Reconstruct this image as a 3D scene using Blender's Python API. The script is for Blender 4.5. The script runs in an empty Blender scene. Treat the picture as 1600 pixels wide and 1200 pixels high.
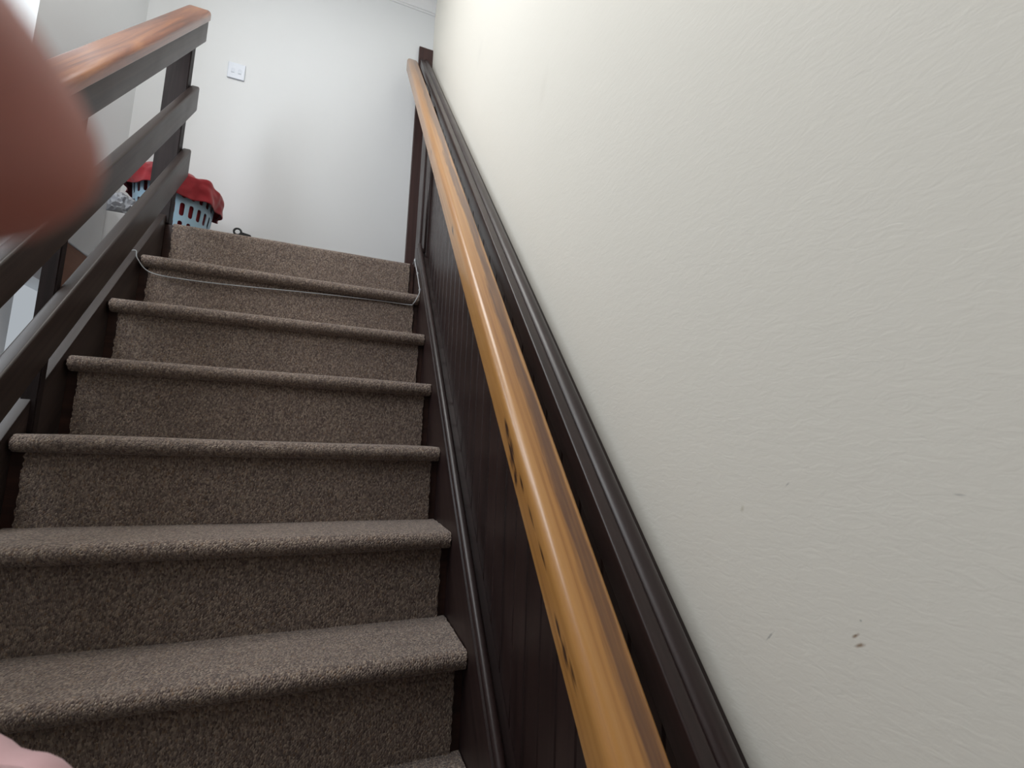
import bpy, bmesh, math, random
from mathutils import Vector, Matrix, noise
random.seed(4)
S = bpy.context.scene
C = S.collection

# ------------------------------------------------------------------ camera
CAM = Vector((-0.21592, -2.21684, -0.81479))
YAW, PITCH, ROLL = 0.36729, 0.12554, 0.03802
fwd = Vector((math.sin(YAW)*math.cos(PITCH), math.cos(YAW)*math.cos(PITCH), math.sin(PITCH)))
rgt0 = Vector((math.cos(YAW), -math.sin(YAW), 0))
up0 = rgt0.cross(fwd)
rgt = rgt0*math.cos(ROLL) + up0*math.sin(ROLL)
upv = -rgt0*math.sin(ROLL) + up0*math.cos(ROLL)
cd = bpy.data.cameras.new('camera')
cam = bpy.data.objects.new('camera', cd); C.objects.link(cam)
M3 = Matrix((rgt, upv, -fwd)).transposed()
cam.matrix_world = Matrix.Translation(CAM) @ M3.to_4x4()
cd.sensor_width = 36.0
cd.lens = 732.42/1600*36
cd.clip_start = 0.004
cd.dof.use_dof = True
cd.dof.focus_distance = 1.2
cd.dof.aperture_fstop = 9.0
S.camera = cam

# ------------------------------------------------------------------ light
W = bpy.data.worlds.new('world'); S.world = W; W.use_nodes = True
bg = W.node_tree.nodes['Background']
bg.inputs[0].default_value = (0.86, 0.93, 1.0, 1); bg.inputs[1].default_value = 0.45

def area(name, loc, target, sx, sy, power, col):
    l = bpy.data.lights.new(name, 'AREA'); l.shape = 'RECTANGLE'; l.size = sx; l.size_y = sy
    l.energy = power; l.color = col
    o = bpy.data.objects.new(name, l); C.objects.link(o)
    o.location = loc
    o.rotation_euler = (Vector(target)-Vector(loc)).to_track_quat('-Z', 'Z').to_euler()
    return o
# daylight coming through the window in the left wall of the stairwell
area('window_daylight', (-1.86, -1.95, 1.50), (0.0, -1.85, 0.8), 1.2, 1.15, 36, (0.97, 0.985, 1.0))
area('landing_window_daylight', (-1.86, -0.85, 0.85), (0.0, -0.2, 0.6), 0.7, 1.2, 15, (0.86, 0.93, 1.0))
# skylight over the flight
area('skylight_daylight', (-0.80, -0.95, 2.24), (-0.80, -0.949, 0.0), 1.0, 0.9, 28, (1.0, 0.985, 0.95))

S.view_settings.view_transform = 'Standard'
S.view_settings.look = 'None'
S.view_settings.gamma = 1.0
S.view_settings.use_curve_mapping = False
S.view_settings.exposure = 0.0

# ------------------------------------------------------------------ helpers
R_, G_ = 0.22, 0.19332           # rise and going
MS = R_/G_                        # pitch of the flight
TH = 0.044                        # tread plus carpet thickness
XR, XL = 0.1097, -0.9032          # ends of the carpeted nosings
XW = 0.231                        # right wall
YB = 0.66                         # back wall
LAND = 0.044

def obj(name, me, mat, parent=None):
    o = bpy.data.objects.new(name, me); C.objects.link(o)
    if mat is not None:
        o.data.materials.append(mat)
    if parent is not None:
        o.parent = parent
    return o
def empty(name, loc=(0, 0, 0)):
    o = bpy.data.objects.new(name, None); C.objects.link(o); o.empty_display_size = .05
    o.location = loc
    return o
def tag(o, label, cat, group=None):
    o['label'] = label; o['category'] = cat
    if group: o['group'] = group
    return o
def struct(o):
    o['kind'] = 'structure'; return o
def mesh(name, v, f, smooth=False, uv=None):
    me = bpy.data.meshes.new(name); me.from_pydata(v, [], f); me.update()
    bm = bmesh.new(); bm.from_mesh(me); bmesh.ops.recalc_face_normals(bm, faces=bm.faces); bm.to_mesh(me); bm.free()
    if smooth:
        me.polygons.foreach_set('use_smooth', [True]*len(me.polygons))
    return me
def bmbox(bm, x0, x1, y0, y1, z0, z1):
    vs = [bm.verts.new((x, y, z)) for x in (x0, x1) for y in (y0, y1) for z in (z0, z1)]
    for q in ((0,1,3,2),(4,6,7,5),(0,4,5,1),(2,3,7,6),(0,2,6,4),(1,5,7,3)):
        bm.faces.new([vs[i] for i in q])
def box(name, x0, x1, y0, y1, z0, z1, mat, parent=None, bevel=0.0, seg=2):
    bm = bmesh.new(); bmbox(bm, x0, x1, y0, y1, z0, z1)
    bmesh.ops.recalc_face_normals(bm, faces=bm.faces)
    if bevel:
        bmesh.ops.bevel(bm, geom=bm.edges[:], offset=bevel, segments=seg, affect='EDGES', profile=.5)
    me = bpy.data.meshes.new(name); bm.to_mesh(me); bm.free()
    return obj(name, me, mat, parent)
def smooth_by_angle(me, ang=40):
    me.polygons.foreach_set('use_smooth', [True]*len(me.polygons))
    bm = bmesh.new(); bm.from_mesh(me)
    for e in bm.edges:
        if len(e.link_faces) == 2 and e.calc_face_angle(0) > math.radians(ang): e.smooth = False
    bm.to_mesh(me); bm.free()
def slant(name, prof, y0, y1, mat, parent=None, n=1, round_end=0.0):
    """profile of (x, h) swept along the pitch of the stairs with plumb ends; h is height over the nosing line"""
    k = len(prof); v = []; f = []
    cx = sum(p[0] for p in prof)/k; ch = sum(p[1] for p in prof)/k
    ys = [(y0 + (y1-y0)*i/n, 1.0) for i in range(n+1)]
    if round_end:
        ys = ys[:-1] + [(y1-round_end*(1-math.sin(a)), 1-(1-math.cos(a))*.22) for a in [math.pi/2*j/4 for j in range(5)]]
    for y, s in ys:
        for x, h in prof:
            xx = cx+(x-cx)*s; hh = ch+(h-ch)*s
            v.append((xx, y, hh+MS*y))
    for i in range(len(ys)-1):
        for j in range(k):
            a, b = i*k+j, i*k+(j+1) % k
            f.append((a, b, b+k, a+k))
    f.append(tuple(range(k))); e = (len(ys)-1)*k; f.append(tuple(range(e, e+k)))
    me = mesh(name, v, f); smooth_by_angle(me, 35)
    return obj(name, me, mat, parent)
def rrect(x0, x1, h0, h1, rx, corners=(1, 1, 1, 1), n=5):
    """rounded rectangle profile; corners: bottom-left, bottom-right, top-right, top-left radius factors"""
    out = []
    for (cx, cy, a0, k) in ((x0, h0, 180, corners[0]), (x1, h0, 270, corners[1]), (x1, h1, 0, corners[2]), (x0, h1, 90, corners[3])):
        r = rx*k
        if r <= 1e-6: out.append((cx, cy)); continue
        rh = r*1.45
        ox = cx + (r if cx == x0 else -r); oh = cy + (rh if cy == h0 else -rh)
        for i in range(n+1):
            a = math.radians(a0 + 90*i/n)
            out.append((ox + r*math.cos(a), oh + rh*math.sin(a)))
    return out
def tube(name, pts, rad, mat, parent=None, n=10, caps=True):
    P = [Vector(p) for p in pts]; v = []; f = []
    t0 = (P[1]-P[0]).normalized(); a = t0.orthogonal().normalized()
    rads = rad if isinstance(rad, (list, tuple)) else [rad]*len(P)
    for i, p in enumerate(P):
        t = (P[min(i+1, len(P)-1)]-P[max(i-1, 0)]).normalized()
        a = (a - t*a.dot(t)).normalized(); b = t.cross(a)
        for j in range(n):
            q = 2*math.pi*j/n
            v.append(p + (a*math.cos(q)+b*math.sin(q))*rads[i])
    for i in range(len(P)-1):
        for j in range(n):
            f.append((i*n+j, i*n+(j+1) % n, (i+1)*n+(j+1) % n, (i+1)*n+j))
    if caps:
        f.append(tuple(range(n))); e = (len(P)-1)*n; f.append(tuple(range(e, e+n)))
    return obj(name, mesh(name, v, f, True), mat, parent)
def spline(pts, n=8):
    P = [Vector(p) for p in pts]; P = [P[0]*2-P[1]] + P + [P[-1]*2-P[-2]]; out = []
    for i in range(1, len(P)-2):
        for j in range(n):
            t = j/n; a, b, c, d = P[i-1:i+3]
            out.append(.5*((2*b)+(c-a)*t+(2*a-5*b+4*c-d)*t*t+(3*b-a-3*c+d)*t**3))
    return out + [P[-2]]

# ------------------------------------------------------------------ materials
def mat(name):
    m = bpy.data.materials.new(name); m.use_nodes = True
    nt = m.node_tree; b = nt.nodes['Principled BSDF']
    return m, nt, b
def N(nt, t, **kw):
    n = nt.nodes.new(t)
    for k, v in kw.items(): setattr(n, k, v)
    return n
def lk(nt, a, b): nt.links.new(a, b)
def coords(nt, scale=(1, 1, 1), slanted=False, loc=(0, 0, 0)):
    tc = N(nt, 'ShaderNodeTexCoord')
    src = tc.outputs['Object']
    if slanted:
        s = N(nt, 'ShaderNodeSeparateXYZ'); lk(nt, src, s.inputs[0])
        m = N(nt, 'ShaderNodeMath', operation='MULTIPLY_ADD'); m.inputs[1].default_value = -MS
        lk(nt, s.outputs[1], m.inputs[0]); lk(nt, s.outputs[2], m.inputs[2])
        c = N(nt, 'ShaderNodeCombineXYZ'); lk(nt, s.outputs[0], c.inputs[0]); lk(nt, s.outputs[1], c.inputs[1]); lk(nt, m.outputs[0], c.inputs[2])
        src = c.outputs[0]
    mp = N(nt, 'ShaderNodeMapping'); mp.inputs['Scale'].default_value = scale; mp.inputs['Location'].default_value = loc
    lk(nt, src, mp.inputs[0])
    return mp.outputs[0], src
def noise_(nt, vec, scale=5, detail=4, rough=.55, dist=0):
    n = N(nt, 'ShaderNodeTexNoise'); n.inputs['Scale'].default_value = scale; n.inputs['Detail'].default_value = detail
    n.inputs['Roughness'].default_value = rough; n.inputs['Distortion'].default_value = dist
    lk(nt, vec, n.inputs['Vector']); return n.outputs['Fac']
def ramp(nt, fac, stops):
    r = N(nt, 'ShaderNodeValToRGB'); e = r.color_ramp.elements
    while len(e) < len(stops): e.new(0.5)
    for i, (p, c) in enumerate(stops):
        e[i].position = p; e[i].color = (*c, 1) if len(c) == 3 else c
    lk(nt, fac, r.inputs[0]); return r.outputs[0]
def mix(nt, fac, a, b, mode='MIX'):
    m = N(nt, 'ShaderNodeMix', data_type='RGBA', blend_type=mode)
    for s, v in ((m.inputs[0], fac), (m.inputs[6], a), (m.inputs[7], b)):
        if hasattr(v, 'is_linked'): lk(nt, v, s)
        elif isinstance(v, (int, float)): s.default_value = v
        else: s.default_value = (*v, 1)
    return m.outputs[2]
def math_(nt, op, a, b=None, clamp=False):
    m = N(nt, 'ShaderNodeMath', operation=op); m.use_clamp = clamp
    for i, v in enumerate((a, b)):
        if v is None: continue
        if hasattr(v, 'is_linked'): lk(nt, v, m.inputs[i])
        else: m.inputs[i].default_value = v
    return m.outputs[0]
def bump(nt, b, h, strength=.3, dist=.002):
    n = N(nt, 'ShaderNodeBump'); n.inputs['Strength'].default_value = strength; n.inputs['Distance'].default_value = dist
    lk(nt, h, n.inputs['Height']); lk(nt, n.outputs[0], b.inputs['Normal'])

def plaster(name, col, marks=(), rough=.75, bstr=.35):
    m, nt, b = mat(name)
    v, src = coords(nt, (1, .55, 1))
    f1 = noise_(nt, v, 3.0, 3); base = mix(nt, math_(nt, 'MULTIPLY', f1, .5), col, tuple(c*.93 for c in col))
    colr = base
    for (y, z, sy, sz, ang, c, amt) in marks:
        mp = N(nt, 'ShaderNodeMapping'); mp.vector_type = 'TEXTURE'
        mp.inputs['Location'].default_value = (0, y, z); mp.inputs['Rotation'].default_value = (ang, 0, 0)
        mp.inputs['Scale'].default_value = (10, sy, sz); lk(nt, src, mp.inputs[0])
        ln = N(nt, 'ShaderNodeVectorMath', operation='LENGTH'); lk(nt, mp.outputs[0], ln.inputs[0])
        d = math_(nt, 'ADD', ln.outputs['Value'], math_(nt, 'MULTIPLY', math_(nt, 'SUBTRACT', noise_(nt, src, 160, 3), .5), 1.6))
        fac = math_(nt, 'MULTIPLY', math_(nt, 'SUBTRACT', 1.3, d, True), amt)
        colr = mix(nt, fac, colr, c)
    lk(nt, colr, b.inputs['Base Color']); b.inputs['Roughness'].default_value = rough
    v2, _ = coords(nt, (1, .5, 1.25))
    h = math_(nt, 'ADD', noise_(nt, v2, 95, 5, .6, .8), math_(nt, 'MULTIPLY', noise_(nt, v2, 22, 3), .9))
    bump(nt, b, h, bstr, .0009)
    return m
BR = (.22, .13, .06); GY = (.36, .36, .34)
M_wall_r = plaster('cream_plaster', (.80, .775, .705), marks=(
    (-1.9215, -.9715, .0040, .0013, -.75, BR, .9), (-1.9246, -.9784, .0045, .0016, -.55, (.25, .15, .08), .9),
    (-1.833, -1.0055, .007, .0010, -.9, GY, .8), (-1.8022, -.8791, .0022, .0042, .3, (.60, .57, .47), .8),
    (-1.8599, -.8464, .0035, .0008, -.8, GY, .6), (-2.0038, -.8406, .004, .0009, 0, GY, .7), (-1.9265, -.9573, .0010, .0010, 0, GY, .7),
    (-1.2, .1, .02, .05, .3, (.70, .67, .60), .3), (-.55, .75, .03, .05, .5, (.70, .68, .62), .3)))
M_wall_b = plaster('white_plaster', (.77, .79, .81), bstr=.12)
M_wall_l = plaster('pale_plaster', (.76, .78, .80), bstr=.12)
M_front = plaster('low_bounce_brown_plaster', (.20, .165, .14), bstr=.12)  # dark tone chosen to cut light bounced off the unseen front wall
M_ceil = plaster('ceiling_paint', (.82, .82, .80), bstr=.08)
def paint(name, col, rough=.4):
    m, nt, b = mat(name)
    v, _ = coords(nt); f = noise_(nt, v, 14, 3)
    lk(nt, mix(nt, math_(nt, 'MULTIPLY', f, .4), col, tuple(c*.85 for c in col)), b.inputs['Base Color'])
    b.inputs['Roughness'].default_value = rough
    return m
M_white = paint('white_gloss_paint', (.82, .83, .85), .35)
M_plastic = paint('white_plastic', (.66, .71, .80), .3)
M_blue = paint('pale_blue_plastic', (.47, .70, .88), .35)
M_black = paint('black_plastic', (.012, .013, .016), .4)
M_cable = paint('cable_plastic', (.55, .58, .60), .4)

def darkwood(name, a, bcol, rough=.34, slanted=True, grain=(55, 2.0, 55), spec=.5):
    m, nt, b = mat(name)
    v, src = coords(nt, grain, slanted)
    f = noise_(nt, v, 1.0, 5, .6, .4)
    lk(nt, ramp(nt, f, ((.3, a), (.72, bcol))), b.inputs['Base Color'])
    f2 = noise_(nt, src, 9, 3)
    rr = N(nt, 'ShaderNodeMapRange'); rr.inputs[3].default_value = rough-.07; rr.inputs[4].default_value = rough+.1
    lk(nt, f2, rr.inputs[0]); lk(nt, rr.outputs[0], b.inputs['Roughness'])
    b.inputs['Specular IOR Level'].default_value = spec
    bump(nt, b, f, .12, .001)
    return m
M_dark = darkwood('dark_stained_wood', (.013, .007, .007), (.038, .021, .020))
M_dark_v = darkwood('dark_stained_boards', (.014, .007, .007), (.040, .021, .019), .38, False, (45, 45, 1.6))
M_step = darkwood('red_brown_step_wood', (.022, .010, .008), (.060, .026, .020), .42, False, (2, 40, 40))
M_rail_l = darkwood('grey_brown_varnished_wood', (.020, .013, .012), (.052, .035, .030), .36)
M_post = darkwood('dark_varnished_post', (.012, .008, .008), (.032, .021, .021), .5, False, (40, 40, 2), .2)
M_redboard = darkwood('red_brown_board', (.030, .012, .011), (.062, .026, .023), .45, False, (45, 45, 1.6))
M_brownpanel = darkwood('brown_wood_panel', (.20, .085, .045), (.28, .13, .075), .5, False, (2, 2, 14))

def pine():
    m, nt, b = mat('honey_pine')
    v, src = coords(nt, (70, 1.3, 45), True)
    g = noise_(nt, v, 1.0, 6, .62, .6)
    v3, _ = coords(nt, (16, .7, 11), True, (3, 1, 0))
    g2 = noise_(nt, v3, 1.0, 3, .5, .3)
    c = ramp(nt, g, ((.22, (.25, .095, .022)), (.5, (.47, .225, .062)), (.8, (.60, .33, .115))))
    c = mix(nt, math_(nt, 'MULTIPLY', math_(nt, 'SUBTRACT', g2, .45, True), 1.2), c, (.36, .15, .045))
    sp = N(nt, 'ShaderNodeSeparateXYZ'); lk(nt, src, sp.inputs[0])
    # old dark stain left as a band along the wall side of the top
    vw, _ = coords(nt, (30, 3.2, 30), True); wob = noise_(nt, vw, 1.0, 5, .65)
    xb = math_(nt, 'ADD', sp.outputs[0], math_(nt, 'MULTIPLY', math_(nt, 'SUBTRACT', wob, .5), .036))
    band = math_(nt, 'SUBTRACT', 1.0, math_(nt, 'MULTIPLY', math_(nt, 'ABSOLUTE', math_(nt, 'SUBTRACT', xb, .0945)), 70), True)
    vf, _ = coords(nt, (160, 9, 160), True); fine = noise_(nt, vf, 1.0, 3)
    band = math_(nt, 'MULTIPLY', math_(nt, 'MULTIPLY', band, 2.2, True), math_(nt, 'ADD', math_(nt, 'MULTIPLY', fine, .9), .45), True)
    c = mix(nt, math_(nt, 'MULTIPLY', band, .9), c, (.105, .045, .028))
    # knots and dark flecks on the stair side
    for (y, h, sy, sh, amt) in ((-1.511, .925, .012, .010, .7), (-1.536, .915, .013, .018, 1.0), (-1.555, .905, .008, .012, 1.0),
                                (-1.58, .925, .014, .008, .9), (-1.615, .928, .016, .006, .8), (-1.655, .93, .015, .004, .8),
                                (-1.704, .915, .010, .007, .8), (-1.722, .915, .010, .010, .85), (-1.740, .920, .011, .007, .7),
                                (-1.80, .91, .012, .008, .6), (-1.04, .93, .012, .012, .8), (-.62, .93, .02, .008, .5), (-.2, .93, .02, .008, .5)):
        mp = N(nt, 'ShaderNodeMapping'); mp.vector_type = 'TEXTURE'
        mp.inputs['Location'].default_value = (.05, y, h); mp.inputs['Scale'].default_value = (.016, sy, sh); lk(nt, src, mp.inputs[0])
        ln = N(nt, 'ShaderNodeVectorMath', operation='LENGTH'); lk(nt, mp.outputs[0], ln.inputs[0])
        d = math_(nt, 'ADD', ln.outputs['Value'], math_(nt, 'MULTIPLY', math_(nt, 'SUBTRACT', fine, .5), 2.6))
        fac = math_(nt, 'MULTIPLY', math_(nt, 'SUBTRACT', 1.1, d, True), amt)
        c = mix(nt, math_(nt, 'MULTIPLY', fac, 1.6, True), c, (.04, .014, .008))
    # the upper end is greyer and more worn
    up = math_(nt, 'MULTIPLY', math_(nt, 'ADD', sp.outputs[1], .75), .75, True)
    c = mix(nt, math_(nt, 'MULTIPLY', up, .8), c, (.23, .135, .085))
    lk(nt, c, b.inputs['Base Color']); b.inputs['Roughness'].default_value = .33
    b.inputs['Coat Weight'].default_value = .35; b.inputs['Coat Roughness'].default_value = .2
    bump(nt, b, g, .08, .001)
    return m
M_pine = pine()
def redpine():
    m, nt, b = mat('red_brown_varnished_pine')
    v, src = coords(nt, (34, 2.4, 22), True)
    g = noise_(nt, v, 1.0, 5, .6, 1.0)
    c = ramp(nt, g, ((.28, (.075, .026, .016)), (.5, (.22, .075, .036)), (.75, (.40, .165, .062))))
    vk = N(nt, 'ShaderNodeTexVoronoi'); vk.inputs['Scale'].default_value = 1.0
    v2, _ = coords(nt, (12, 5, 12), True); lk(nt, v2, vk.inputs['Vector'])
    k = math_(nt, 'SUBTRACT', 1, math_(nt, 'MULTIPLY', vk.outputs['Distance'], 6.0), True)
    c = mix(nt, math_(nt, 'MULTIPLY', k, .7), c, (.05, .018, .012))
    lk(nt, c, b.inputs['Base Color']); b.inputs['Roughness'].default_value = .3
    b.inputs['Coat Weight'].default_value = .4; b.inputs['Coat Roughness'].default_value = .15
    return m
M_redpine = redpine()
def carpet():
    m, nt, b = mat('brown_grey_loop_carpet')
    v, src = coords(nt, (1.0, 1.0, 1.0))
    mp = N(nt, 'ShaderNodeMapping'); mp.inputs['Rotation'].default_value = (0, .45, 0); mp.inputs['Scale'].default_value = (330, 230, 200); lk(nt, src, mp.inputs[0])
    vo = N(nt, 'ShaderNodeTexVoronoi'); vo.inputs['Scale'].default_value = 1.0; vo.inputs['Randomness'].default_value = .7
    lk(nt, mp.outputs[0], vo.inputs['Vector'])
    sp = N(nt, 'ShaderNodeSeparateColor'); lk(nt, vo.outputs['Color'], sp.inputs[0])
    c = ramp(nt, sp.outputs[0], ((.0, (.115, .083, .073)), (.35, (.225, .172, .148)), (.7, (.320, .252, .208)), (1.0, (.50, .40, .32))))
    c = mix(nt, math_(nt, 'MULTIPLY', math_(nt, 'SUBTRACT', sp.outputs[1], .86, True), 3.5), c, (.30, .17, .08))
    wide, _ = coords(nt, (1.3, 8, 8)); st = noise_(nt, wide, 2.2, 4)
    c = mix(nt, math_(nt, 'MULTIPLY', st, .30), c, (.15, .122, .118))
    lk(nt, c, b.inputs['Base Color']); b.inputs['Roughness'].default_value = .95
    b.inputs['Specular IOR Level'].default_value = .1
    b.inputs['Sheen Weight'].default_value = .25; b.inputs['Sheen Roughness'].default_value = .5
    h = math_(nt, 'SUBTRACT', 1, vo.outputs['Distance'])
    bump(nt, b, h, .9, .004)
    return m
M_carpet = carpet()
def fabric(name, a, bcol, rough=.8, sc=14, sheen=.3):
    m, nt, b = mat(name)
    v, src = coords(nt); f = noise_(nt, v, sc, 4)
    lk(nt, ramp(nt, f, ((.3, a), (.7, bcol))), b.inputs['Base Color']); b.inputs['Roughness'].default_value = rough
    b.inputs['Sheen Weight'].default_value = sheen
    bump(nt, b, noise_(nt, v, sc*14, 2), .1, .001)
    return m
M_red = fabric('crimson_cloth', (.26, .008, .016), (.42, .016, .028))
M_pink = fabric('dusty_pink_nylon', (.58, .36, .38), (.66, .43, .45), .42, 9, .1)
M_bag = fabric('grey_plastic_film', (.22, .23, .26), (.42, .43, .46), .35, 16, 0)
def skin():
    m, nt, b = mat('skin')
    v, src = coords(nt); f = noise_(nt, v, 60, 4)
    lk(nt, ramp(nt, f, ((.3, (.34, .115, .092)), (.7, (.42, .16, .13)))), b.inputs['Base Color'])
    b.inputs['Roughness'].default_value = .5
    b.inputs['Subsurface Weight'].default_value = .15; b.inputs['Subsurface Radius'].default_value = (.006, .002, .001); b.inputs['Subsurface Scale'].default_value = 1.0
    return m
M_skin = skin()

# ------------------------------------------------------------------ setting
YF = -4.6; ZC = 2.15; ZF = -12*R_+LAND; XLW = -1.75; XLL = -1.318
struct(box('wall_right', XW, XW+.12, YF, YB+.12, ZF-.1, ZC, M_wall_r))
struct(box('wall_back', XLL, XW, YB, YB+.12, -.25, ZC, M_wall_b))
struct(box('wall_left', XLL-.10, XLL, .06, YB+.12, -.25, ZC, M_wall_b))
struct(box('wall_bulkhead', XLL-.10, XLL, -.16, .06, .22, ZC, M_wall_b))
struct(box('wall_return', XLW, XLL-.10, .06, .18, ZF, ZC, M_wall_l))
# stairwell wall on the left with two window openings
def wall_with_holes(name, x0, x1, y0, y1, z0, z1, holes, m):
    bm = bmesh.new(); y = y0
    for (a, b, c, d) in holes:
        bmbox(bm, x0, x1, y, a, z0, z1); bmbox(bm, x0, x1, a, b, z0, c); bmbox(bm, x0, x1, a, b, d, z1); y = b
    bmbox(bm, x0, x1, y, y1, z0, z1)
    me = bpy.data.meshes.new(name); bm.to_mesh(me); bm.free()
    return struct(obj(name, me, m))
HOLES = [(-2.60, -1.32, .85, 2.12), (-1.23, -.47, .20, 1.50)]
wall_with_holes('wall_stairwell', XLW-.10, XLW, YF, .18, ZF-.1, ZC, HOLES, M_wall_l)
for wi, (WY0, WY1, WZ0, WZ1) in enumerate(HOLES):
    yc = (WY0+WY1)/2
    win = struct(empty('window_%d' % (wi+1), (XLW-.05, yc, WZ0)))
    for n_, a0, a1, c0, c1 in (('window_frame', WY0, WY0+.05, WZ0, WZ1), ('window_frame', WY1-.05, WY1, WZ0, WZ1), ('window_frame', WY0+.05, WY1-.05, WZ0, WZ0+.05),
                               ('window_frame', WY0+.05, WY1-.05, WZ1-.05, WZ1), ('mullion', yc-.018, yc+.018, WZ0+.05, WZ1-.05)):
        box(n_, -.03, .03, a0-yc, a1-yc, c0-WZ0, c1-WZ0, M_white, win, .004)
struct(box('wall_front_blocker', XLW-.10, XW+.12, YF-.1, YF, ZF-.1, ZC, M_front))  # unseen wall added behind the camera to keep the lower risers dark
bm = bmesh.new()
SX0, SX1, SY0, SY1 = -1.32, -.28, -1.42, -.48
for a_ in ((XLW-.10, XW+.12, YF, SY0), (XLW-.10, XW+.12, SY1, YB+.12), (XLW-.10, SX0, SY0, SY1), (SX1, XW+.12, SY0, SY1)):
    bmbox(bm, *a_, ZC, ZC+.08)
me = bpy.data.meshes.new('ceiling'); bm.to_mesh(me); bm.free(); struct(obj('ceiling', me, M_ceil))
sk = struct(empty('window_3', ((SX0+SX1)/2, (SY0+SY1)/2, ZC)))
xh, yh = (SX1-SX0)/2, (SY1-SY0)/2
for a_ in ((-xh, -xh+.04, -yh, yh), (xh-.04, xh, -yh, yh), (-xh+.04, xh-.04, -yh, -yh+.04), (-xh+.04, xh-.04, yh-.04, yh)):
    box('window_frame', *a_, .01, .07, M_white, sk, .004)
struct(box('floor', XLW-.10, XW, YF, -11*G_+.03, ZF-.1, ZF, M_step))
struct(box('floor_landing', XLL, XW, .052, YB, -.20, LAND-.010, M_step))
# cove between the back wall and the ceiling
cv = [(0, 0), (-.006, 0), (-.010, .008), (-.016, .010)] + [(-.016-.075*(1-math.cos(a)), .012+.085*math.sin(a)) for a in [math.pi/2*i/8 for i in range(9)]] + [(-.095, .118), (0, .118)]
v = []; f = []
for x in (XLL, XW):
    for (dy, dz) in cv: v.append((x, YB+dy, 2.032+dz))
k = len(cv)
f = [(j, (j+1) % k, (j+1) % k+k, j+k) for j in range(k)] + [tuple(range(k)), tuple(range(k, 2*k))]
me = mesh('trim_cove', v, f); smooth_by_angle(me, 35); struct(obj('trim_1', me, M_white))
# dark board standing in the corner on the back wall
struct(box('trim_2', .139, XW, YB-.022, YB, LAND-.010, 1.762, M_redboard, None, .003))
# painted apron under the free landing edge left of the flight
struct(box('trim_3', XLL, -.958, .036, .052, -.22, LAND+.004, M_white, None, .003))

# ------------------------------------------------------------------ staircase
st = tag(empty('staircase', (0, 0, 0)), 'steep flight of dark wooden stairs with brown-grey looped carpet on every step', 'staircase')
NST = 11
def carpet_sheet(name, pathYZ, x0, x1, thick, parent, jag=.0016, nx=28, seed=0):
    """carpet of real thickness following a path in the Y-Z plane; frayed side edges"""
    P = [Vector((0, y, z)) for y, z in pathYZ]; v = []; f = []
    nrm = []
    for i in range(len(P)):
        t = (P[min(i+1, len(P)-1)]-P[max(i-1, 0)]).normalized(); nrm.append(Vector((0, t.z, -t.y)))
    rnd = random.Random(seed); cols = nx+1
    for side in (0, 1):
        for i, p in enumerate(P):
            jl, jr = rnd.uniform(-jag, jag), rnd.uniform(-jag, jag)
            for j in range(cols):
                u = j/nx; x = x0+(x1-x0)*u + (jl if j == 0 else 0) + (jr if j == nx else 0)
                d = 0.0016*noise.noise(Vector((x*5, p.y*6+seed, p.z*6)))
                q = p + nrm[i]*(thick*side + (d if side else 0))
                v.append((x, q.y, q.z))
    o = len(P)*cols
    for i in range(len(P)-1):
        for j in range(nx):
            a = i*cols+j
            f.append((a, a+1, a+cols+1, a+cols)); f.append((o+a, o+a+cols, o+a+cols+1, o+a+1))
        f.append((i*cols, (i+1)*cols, o+(i+1)*cols, o+i*cols))
        f.append((i*cols+nx, o+i*cols+nx, o+(i+1)*cols+nx, (i+1)*cols+nx))
    e = (len(P)-1)*cols
    for j in range(nx):
        f.append((j, o+j, o+j+1, j+1)); f.append((e+j, e+j+1, o+e+j+1, o+e+j))
    me = mesh(name, v, f, True); smooth_by_angle(me, 60)
    return obj(name, me, M_carpet, parent)
CT = .009                                   # carpet thickness
for i in range(0, NST+1):
    yn = -i*G_; zt = -i*R_+TH               # nosing front, tread top
    yr = yn+.036                            # riser face under this nosing
    yback = -(i-1)*G_+.036
    last = (i == NST)
    if i > 0:
        # wooden tread with rounded nosing
        tr = box('tread', XL-.010, XR+.0015, yn+CT, yback-.002, zt-TH+CT, zt-CT, M_step, st, .008, 3)
        # carpet over the tread, rolled round the nosing
        rn = (TH-2*CT)/2+.0
        path = [(yback-.001-.012*k_, zt-CT) for k_ in range(0, 11)]
        path = [(y, z) for y, z in path if y > yn+CT+rn]
        cyy, czz = yn+CT+rn, zt-CT-rn
        path += [(cyy-rn*math.sin(a), czz+rn*math.cos(a)) for a in [math.pi*k_/14 for k_ in range(15)]]
        path += [(cyy+.012, czz-rn)]
        carpet_sheet('tread_carpet', path, XL, XR, CT, tr, seed=i)
    if i <= NST-1:
        # riser below nosing i, standing on tread i+1
        zb = -(i+1)*R_+TH
        ztop = zt-TH+CT if i else LAND-.012
        rs = box('riser', XL-.010, XR+.0015, yr, yr+.014, zb-CT-.01, ztop, M_step, st)
        nz = 22
        if i:
            pth = [(yr-.0005, ztop-.002-(ztop-zb-.002)*k_/nz) for k_ in range(nz+1)]
        else:  # top riser: carpet rolls onto the landing floor
            rr_ = .010
            pth = [(yr+.30-.02*k_, LAND-.009) for k_ in range(0, 14)]
            pth += [(yr+rr_-rr_*math.sin(a), LAND-.009-rr_+rr_*math.cos(a)) for a in [math.pi/2*k_/5 for k_ in range(6)]]
            pth += [(yr-.0005, (LAND-.02)-(LAND-.02-zb)*k_/nz) for k_ in range(1, nz+1)]
        carpet_sheet('riser_carpet', pth, XL+.018, XR-.020, CT*.8, rs, jag=.0028, seed=50+i)
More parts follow.
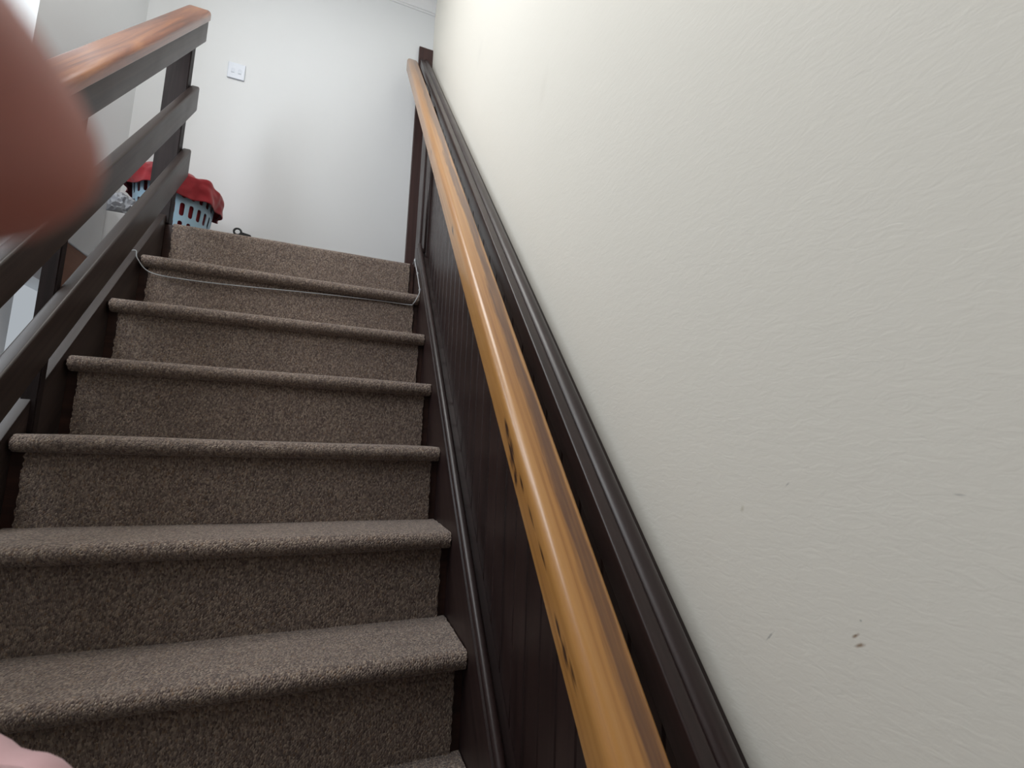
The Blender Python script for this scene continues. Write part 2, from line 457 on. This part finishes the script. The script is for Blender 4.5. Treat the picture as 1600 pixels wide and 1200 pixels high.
# ------------------------------------------------------------------ panelling on the right wall
pn = tag(empty('wall_panelling', (0, 0, 0)), 'dark stained tongue-and-groove dado panelling rising along the right wall of the stairs', 'panelling')
# wall string with a half-round bead on its top
slant('string', [(.112, -.30), (.112, .080), (.1145, .100), (.120, .108), (.1595, .108), (.1595, -.30)], -11.6*G_, .012, M_dark, pn)
bd = [(.1275+.0115*math.cos(a), .120+.0165*math.sin(a)) for a in [2*math.pi*k_/16 for k_ in range(16)]]
slant('string_bead', bd, -11.6*G_, .005, M_dark, pn)
def pboard(y0, y1, x, h0=.098, h1=.915, t=.013, ch=.0032):
    y0 += .0004; y1 -= .0004
    # plan outline with chamfered long edges, sheared to the pitch top and bottom
    pl = [(x+ch, y0), (x, y0+ch), (x, y1-ch), (x+ch, y1), (x+t, y1), (x+t, y0)]
    v = [(px, py, h0+MS*py) for px, py in pl] + [(px, py, h1+MS*py) for px, py in pl]; k = 6
    f = [(j, (j+1) % k, (j+1) % k+k, j+k) for j in range(k)] + [tuple(range(k)), tuple(range(k, 2*k))]
    return obj('board', mesh('board', v, f), M_dark_v, pn)
y = -.05; i = 0
while y > -2.5:
    pboard(y-.0655, y, .160); y -= .0655
slant('backing', [(.1732, .09), (.1732, .90), (.1760, .90), (.1760, .09)], -2.5, .284, M_dark, pn)
# flat boards and stiles beside the landing
pboard(-.05, .012, .148, .112, .90, .026, .003)
tb = [(0.0095*math.cos(a), .0095*math.sin(a)) for a in [2*math.pi*k_/12 for k_ in range(12)]]
tube('stile_bead', [(.148, -.040, .122-MS*.040), (.148, -.040, .885-MS*.040)], .0085, M_dark, pn, 12)
pboard(.014, .150, .156, -.30, .90, .017, .003); pboard(.150, .285, .146, -.42, .90, .027, .004); pboard(.287, .46, .206, -.52, .868, .024, .003); pboard(.46, YB-.024, .206, -.70, .868, .024, .003)
slant('top_board', rrect(.150, .1725, .889, .948, .004, n=3), -2.5, YB-.023, M_dark, pn)
cap = [(.1728, .870), (.1728, .915)] + [(.1893+.0180*math.cos(a), .928+.0250*math.sin(a)) for a in [math.radians(205-12*k_) for k_ in range(19)]] + [(.2085, .905), (XW-.0008, .905), (XW-.0008, .870)]
slant('cap_moulding', cap, -2.5, YB-.023, M_dark, pn)

# ------------------------------------------------------------------ right handrail
hr = tag(empty('handrail', (0, 0, 0)), 'honey-coloured pine handrail worn along the top, on the right wall panelling', 'handrail')
prof = []
for (px, ph) in rrect(.050, .115, .8795, .966, .0165, (.35, .35, .75, 1.0), 6): prof.append((px, ph))
slant('rail', prof, -2.5, .50, M_pine, hr, 6, .03)
for yb in (-2.2, -1.25, -.30, .36):
    zb = .905+MS*yb
    b_ = tube('bracket', spline([(.160, yb, zb-.15), (.118, yb, zb-.145), (.088, yb, zb-.10), (.084, yb, zb-.015)], 5), .0075, M_black, hr, 8)
    box('bracket_plate', .156, .1605, yb-.018, yb+.018, zb-.185, zb-.115, M_black, b_, .0015)

# ------------------------------------------------------------------ left banister
bn = tag(empty('banister', (0, 0, 0)), 'open wooden banister of three sloping rails on posts along the left side', 'banister')
YE = .078
slant('string', rrect(-.957, -.914, -.32, .036, .003, n=2), -11.6*G_, .03, M_rail_l, bn)
slant('rail', rrect(-.902, -.869, .192, .318, .007, (.3, .3, 1, 1), 4), -2.55, YE, M_rail_l, bn, 4, .012)
slant('rail', rrect(-.902, -.869, .500, .616, .007, (.3, .3, 1, 1), 4), -2.55, YE, M_rail_l, bn, 4, .012)
slant('rail', rrect(-.902, -.869, .836, .945, .003, n=2), -2.55, YE-.004, M_rail_l, bn)
slant('handrail_cap', rrect(-.960, -.863, .944, .992, .016, (.1, .1, 1, 1), 5), -2.55, YE+.008, M_redpine, bn, 4, .014)
def post(y0, y1, zb, x0=-.985):
    x1 = -.9022
    h1 = .943
    bm = bmesh.new()
    pts = [(x0, y0), (x1, y0), (x1, y1), (x0, y1)]
    lo = [bm.verts.new((a, b, zb)) for a, b in pts]; hi = [bm.verts.new((a, b, h1+MS*b)) for a, b in pts]
    bm.faces.new(lo); bm.faces.new(hi)
    for j in range(4): bm.faces.new((lo[j], lo[(j+1) % 4], hi[(j+1) % 4], hi[j]))
    bmesh.ops.recalc_face_normals(bm, faces=bm.faces)
    bmesh.ops.bevel(bm, geom=[e for e in bm.edges], offset=.003, segments=2, affect='EDGES')
    me = bpy.data.meshes.new('post'); bm.to_mesh(me); bm.free()
    return obj('post', me, M_post, bn)
post(.030, .074, LAND-.01); post(-.692, -.668, -4*R_+TH, -.938); post(-1.50, -1.476, -8*R_+TH, -.938); post(-2.45, -2.40, ZF)

# ------------------------------------------------------------------ light switch
sw = tag(empty('light_switch', (-.872, YB, 1.235)), 'square white double light switch on the white back wall', 'light switch')
box('plate', -.043, .043, -.009, 0, -.048, .048, M_plastic, sw, .003, 3)
for sx in (-.017, .017):
    bm = bmesh.new(); bmbox(bm, sx-.008, sx+.008, -.0112, -.0088, -.014, .014)
    for vv in bm.verts:
        if vv.co.y < -.011 and vv.co.z > 0: vv.co.y += .0016
    bmesh.ops.recalc_face_normals(bm, faces=bm.faces); bmesh.ops.bevel(bm, geom=bm.edges[:], offset=.0004, segments=1, affect='EDGES')
    me = bpy.data.meshes.new('rocker'); bm.to_mesh(me); bm.free(); obj('rocker', me, M_plastic, sw)

# ------------------------------------------------------------------ laundry basket
BX, BY, BR0, BR1, BH = -.985, .345, .136, .165, .275
bk = tag(empty('laundry_basket', (BX, BY, LAND)), 'pale blue slotted plastic laundry basket on the landing behind the banister', 'basket')
def basket_shell():
    v = []; f = []; nc = 26
    def P(u, z):
        r = BR0+(BR1-BR0)*z/BH; a = 2*math.pi*u/nc
        return (r*math.cos(a), r*math.sin(a), z)
    rows = [(.012, .095), (.095, .178), (.178, .260)]
    for (za, zb) in rows:
        for c in range(nc):
            hw = .26; z0 = za+.012; z1 = zb-.012; rz = .010
            cx = c+.5; hole = []; rim = []
            for (ox, oz, a0) in ((cx-hw, z0, 180), (cx+hw, z0, 270), (cx+hw, z1, 0), (cx-hw, z1, 90)):
                for k in range(4):
                    a = math.radians(a0+30*k)
                    hx = (cx+(hw-.2)*(1 if ox > cx else -1)) + .2*math.cos(a); hz = (oz+rz*(1 if oz == z0 else -1)) + rz*math.sin(a)
                    hole.append((hx, hz))
                    sx = c if (ox < cx) else c+1; sz = za if oz == z0 else zb
                    if k == 0 or k == 3:
                        if a0 in (180, 0): q = (sx, hz) if k == 0 else (hx, sz)
                        else: q = (hx, sz) if k == 0 else (sx, hz)
                    else: q = (sx, sz)
                    rim.append(q)
            o = len(v); n = len(hole)
            for q in hole: v.append(P(*q))
            for q in rim: v.append(P(*q))
            for k in range(n): f.append((o+k, o+(k+1) % n, o+n+(k+1) % n, o+n+k))
    # solid foot and upper bands
    for (za, zb) in ((0, .012), (.260, BH)):
        for c in range(nc):
            o = len(v); v += [P(c, za), P(c+1, za), P(c+1, zb), P(c, zb)]; f.append((o, o+1, o+2, o+3))
    o = len(v)
    v += [P(c, 0) for c in range(nc)]; f.append(tuple(range(o, o+nc)))
    me = bpy.data.meshes.new('shell'); me.from_pydata(v, [], f)
    bm = bmesh.new(); bm.from_mesh(me); bmesh.ops.remove_doubles(bm, verts=bm.verts, dist=.0003)
    bmesh.ops.dissolve_degenerate(bm, edges=bm.edges, dist=.0002)
    bmesh.ops.recalc_face_normals(bm, faces=bm.faces); bm.to_mesh(me); bm.free()
    o = obj('shell', me, M_blue, bk)
    md = o.modifiers.new('t', 'SOLIDIFY'); md.thickness = .003; md.offset = -1
    return o
basket_shell()
rim = [(BR1*math.cos(a)*1.02, BR1*math.sin(a)*1.02, BH) for a in [2*math.pi*k_/48 for k_ in range(49)]]
tube('rim', rim, .006, M_blue, bk, 8, False)
# red washing heaped in the basket and hanging over the rim
cl = tag(empty('red_cloth', (BX, BY, LAND+BH)), 'crumpled crimson cloth spilling over the rim of the laundry basket', 'cloth')
v = []; f = []; na, nt_ = 96, 30
def cloth_pt(a, t):
    hang = .052+.030*noise.noise(Vector((math.cos(a)*1.6, math.sin(a)*1.6, 3)))+.035*max(0, math.cos(a+.25))
    rr = BR1+.012
    if t < .62:
        s = t/.62; r = rr*s; z = .075*(1-s**2.2)+.018*s
    elif t < .76:
        s = (t-.62)/.14; r = rr+.012*math.sin(s*math.pi/2); z = .018*math.cos(s*math.pi/2)
    else:
        s = (t-.76)/.24; r = rr+.012-.006*s+.016*math.sin(a*9+2*noise.noise(Vector((a, 1, 0))))*s*.6; z = -hang*s
    p = Vector((r*math.cos(a), r*math.sin(a), z))
    w = noise.noise(p*14)*.018+noise.noise(p*30+Vector((5, 1, 2)))*.009-abs(noise.noise(p*22+Vector((1, 7, 2))))*.012
    if t > .55:
        w = abs(w)*.9+.002
    d = Vector((math.cos(a), math.sin(a), .5 if t < .7 else 0))
    return p + d*w + Vector((0, 0, noise.noise(p*11+Vector((9, 0, 0)))*.018 if t < .7 else 0))
for i in range(nt_+1):
    for j in range(na): v.append(cloth_pt(2*math.pi*j/na, i/nt_) if i else cloth_pt(0, 0))
for i in range(nt_):
    for j in range(na): f.append((i*na+j, i*na+(j+1) % na, (i+1)*na+(j+1) % na, (i+1)*na+j))
me = mesh('cloth', v, f, True)
bm = bmesh.new(); bm.from_mesh(me); bmesh.ops.remove_doubles(bm, verts=bm.verts, dist=.0001); bm.to_mesh(me); bm.free()
oc = obj('folds', me, M_red, cl); md = oc.modifiers.new('s', 'SUBSURF'); md.levels = 1; md.render_levels = 1
md = oc.modifiers.new('t', 'SOLIDIFY'); md.thickness = .002

v = []; f = []; n = 40
for (r_, z_) in ((.118, -BH+.02), (.128, -.16), (.140, -.08), (.150, -.01), (.10, .01)):
    for j in range(n):
        a_ = 2*math.pi*j/n; q = r_*(1+.05*noise.noise(Vector((math.cos(a_)*3, math.sin(a_)*3, z_*20))))
        v.append((q*math.cos(a_), q*math.sin(a_), z_))
for i in range(4):
    for j in range(n): f.append((i*n+j, i*n+(j+1) % n, (i+1)*n+(j+1) % n, (i+1)*n+j))
f.append(tuple(range(n))); f.append(tuple(range(4*n, 5*n)))
obj('heap', mesh('heap', v, f, True), M_red, cl)

# ------------------------------------------------------------------ crumpled bag left of the basket
bm = bmesh.new(); bmesh.ops.create_icosphere(bm, subdivisions=4, radius=1)
for vv in bm.verts:
    p = vv.co.copy(); n_ = noise.noise(p*1.7)*.35+abs(noise.noise(p*3.4+Vector((2, 0, 0))))*.75+abs(noise.noise(p*7))*.35
    vv.co = Vector((p.x*.062, p.y*.040, (p.z+1)*.060))*(1-.35*n_)*(1.08)
me = bpy.data.meshes.new('bag'); bm.to_mesh(me); bm.free(); smooth_by_angle(me, 12)
bg_ = obj('plastic_bag', me, M_bag); bg_.location = (-1.105, .115, LAND-.004); tag(bg_, 'crumpled grey-white plastic bag on the landing edge left of the basket', 'bag')

# ------------------------------------------------------------------ low white cupboard left of the banister
cb = tag(empty('low_partition', (-1.137, -.09, 0)), 'low white partition with a brown wooden lower panel seen between the banister rails', 'partition')
box('body', -.025, .025, -.125, .122, -.178, .13, M_white, cb, .004)
box('lower_panel', -.025, .024, -.123, .122, -.95, -.18, M_brownpanel, cb, .004)

# ------------------------------------------------------------------ cable
cbz = tag(empty('cable', (0, 0, 0)), 'thin white cable clipped to the wall string and tucked under the top nosing', 'cable')
y1 = -G_
pts = [(.1085, .060, LAND+.006), (.1085, .012, LAND+.010), (.1070, -.025, .022), (.1075, -.105, -.055), (.1085, -.150, -.110), (.1080, -.200, -.166), (.1000, -.2075, -.195), (.085, -.200, -.225), (.070, y1+.015, -.228),
       (-.05, y1+.022, -.2265), (-.294, y1+.019, -.233), (-.574, y1+.017, -.246), (-.745, y1+.018, -.250), (-.87, y1+.014, -.243), (-.9085, y1-.008, -.205), (-.914, y1-.014, -.178), (-.930, y1-.012, -.178)]
tube('wire', spline(pts, 8), .0019, M_cable, cbz, 8)
for (cy, cz) in ((.004, LAND+.006), (-.105, -.055), (-.196, -.160)):
    box('clip', .1045, .1118, cy-.006, cy+.006, cz-.006, cz+.006, M_cable, cbz, .002)

# ------------------------------------------------------------------ small black looped strap on the landing edge
sp_ = tag(empty('strap', (-.640, .056, LAND)), 'small black looped strap lying on the top landing edge', 'strap')
lp = [(-.018+.014*math.cos(a), 0, .016+.014*math.sin(a)) for a in [2*math.pi*k_/20 for k_ in range(21)]]
tube('loop', lp, .0045, M_black, sp_, 8, False)
bm = bmesh.new(); bmbox(bm, -.006, .036, -.008, .008, .001, .016); bmesh.ops.recalc_face_normals(bm, faces=bm.faces)
for vv in bm.verts:
    if vv.co.x > .03 and vv.co.z > .01: vv.co.z = .008
bmesh.ops.bevel(bm, geom=bm.edges[:], offset=.002, segments=2, affect='EDGES')
me = bpy.data.meshes.new('band'); bm.to_mesh(me); bm.free(); obj('band', me, M_black, sp_)

# ------------------------------------------------------------------ photographer's hand and sleeve
def cw(x, y, z):      # metres right / up / forward of where the phone is held
    return CAM + rgt*x + upv*y + fwd*z
ps = tag(empty('person', cw(-.20, -.20, -.05)), "person's raised arm in a pink quilted jacket, one fingertip close at the upper left", 'person')
inv = Matrix.Translation(-ps.location)
def loc(p): return inv @ p
J = {}
vs = []; es = []; rs = []
def jv(p, r, parent=None):
    vs.append(loc(cw(*p))); rs.append(r); i = len(vs)-1
    if parent is not None: es.append((parent, i))
    return i
w = jv((-.118, -.085, -.030), .026)
p0 = jv((-.112, -.050, -.032), .026, w)
p1 = jv((-.104, -.010, -.032), .028, p0)
fa = jv((-.150, -.120, -.010), .029, w)
jv((-.180, -.150, .020), .032, fa)
# index finger: bent over the edge of the phone, tip in front of the lens
k1 = jv((-.092, .032, -.030), .0125, p1)
k2 = jv((-.078, .054, -.008), .0100, k1)
k3 = jv((-.0525, .0400, .017), .0102, k2)
k4 = jv((-.0392, .0190, .0305), .0100, k3)
k5 = jv((-.0350, .0097, .0335), .0086, k4)
# the other fingers curl behind the phone
for (dx, dz, L) in ((-.012, -.030, 1.0), (-.020, -.046, .93), (-.026, -.060, .78)):
    a = jv((-.106+dx*.6, .030, -.030+dz*.55), .0115, p1)
    b = jv((-.098+dx, .030+.030*L, -.020+dz), .0095, a)
    c = jv((-.078+dx, .030+.034*L, -.008+dz), .0086, b)
    d = jv((-.060+dx, .030+.020*L, -.010+dz), .0074, c)
# thumb leaves the side of the palm near its base
t1 = jv((-.090, -.035, -.050), .0145, p0)
t2 = jv((-.070, -.012, -.066), .0115, t1)
t3 = jv((-.058, .012, -.070), .0092, t2)
me = bpy.data.meshes.new('hand'); me.from_pydata(vs, es, [])
ho = obj('hand', me, M_skin, ps)
md = ho.modifiers.new('skin', 'SKIN'); md.use_smooth_shade = True
for i, r in enumerate(rs): me.skin_vertices[0].data[i].radius = (r, r)
me.skin_vertices[0].data[0].use_root = True
md = ho.modifiers.new('sub', 'SUBSURF'); md.levels = 2; md.render_levels = 2
# quilted sleeve: forearm, elbow, upper arm
path = spline([(-.150, -.115, -.012), (-.185, -.150, .030), (-.235, -.190, .110), (-.285, -.245, .195), (-.315, -.315, .215), (-.310, -.385, .150), (-.285, -.430, .02), (-.25, -.44, -.12)], 26)
P = [loc(cw(*q)) for q in path]
L = [0]
for i in range(1, len(P)): L.append(L[-1]+(P[i]-P[i-1]).length)
v = []; f = []; n = 72; a = None
for i, p in enumerate(P):
    t = (P[min(i+1, len(P)-1)]-P[max(i-1, 0)]).normalized()
    a = t.orthogonal().normalized() if a is None else (a-t*a.dot(t)).normalized(); b = t.cross(a)
    s = L[i]/L[-1]
    R0 = .044+.040*min(1, s/.42)+.008*s
    q = abs(math.sin(math.pi*L[i]/.052))
    for j in range(n):
        th = 2*math.pi*j/n; d = a*math.cos(th)+b*math.sin(th)
        puck = noise.noise(Vector((math.cos(th)*4, math.sin(th)*4, L[i]*16)))*.004 + noise.noise(Vector((math.cos(th)*13, math.sin(th)*13, L[i]*30)))*.0035*(1.2-q)
        r = R0 + .017*(q**.5-1) + puck*1.5
        v.append(p+d*r)
for i in range(len(P)-1):
    for j in range(n): f.append((i*n+j, i*n+(j+1) % n, (i+1)*n+(j+1) % n, (i+1)*n+j))
e = (len(P)-1)*n; f.append(tuple(range(n))); f.append(tuple(range(e, e+n)))
obj('jacket_sleeve', mesh('jacket_sleeve', v, f, True), M_pink, ps)
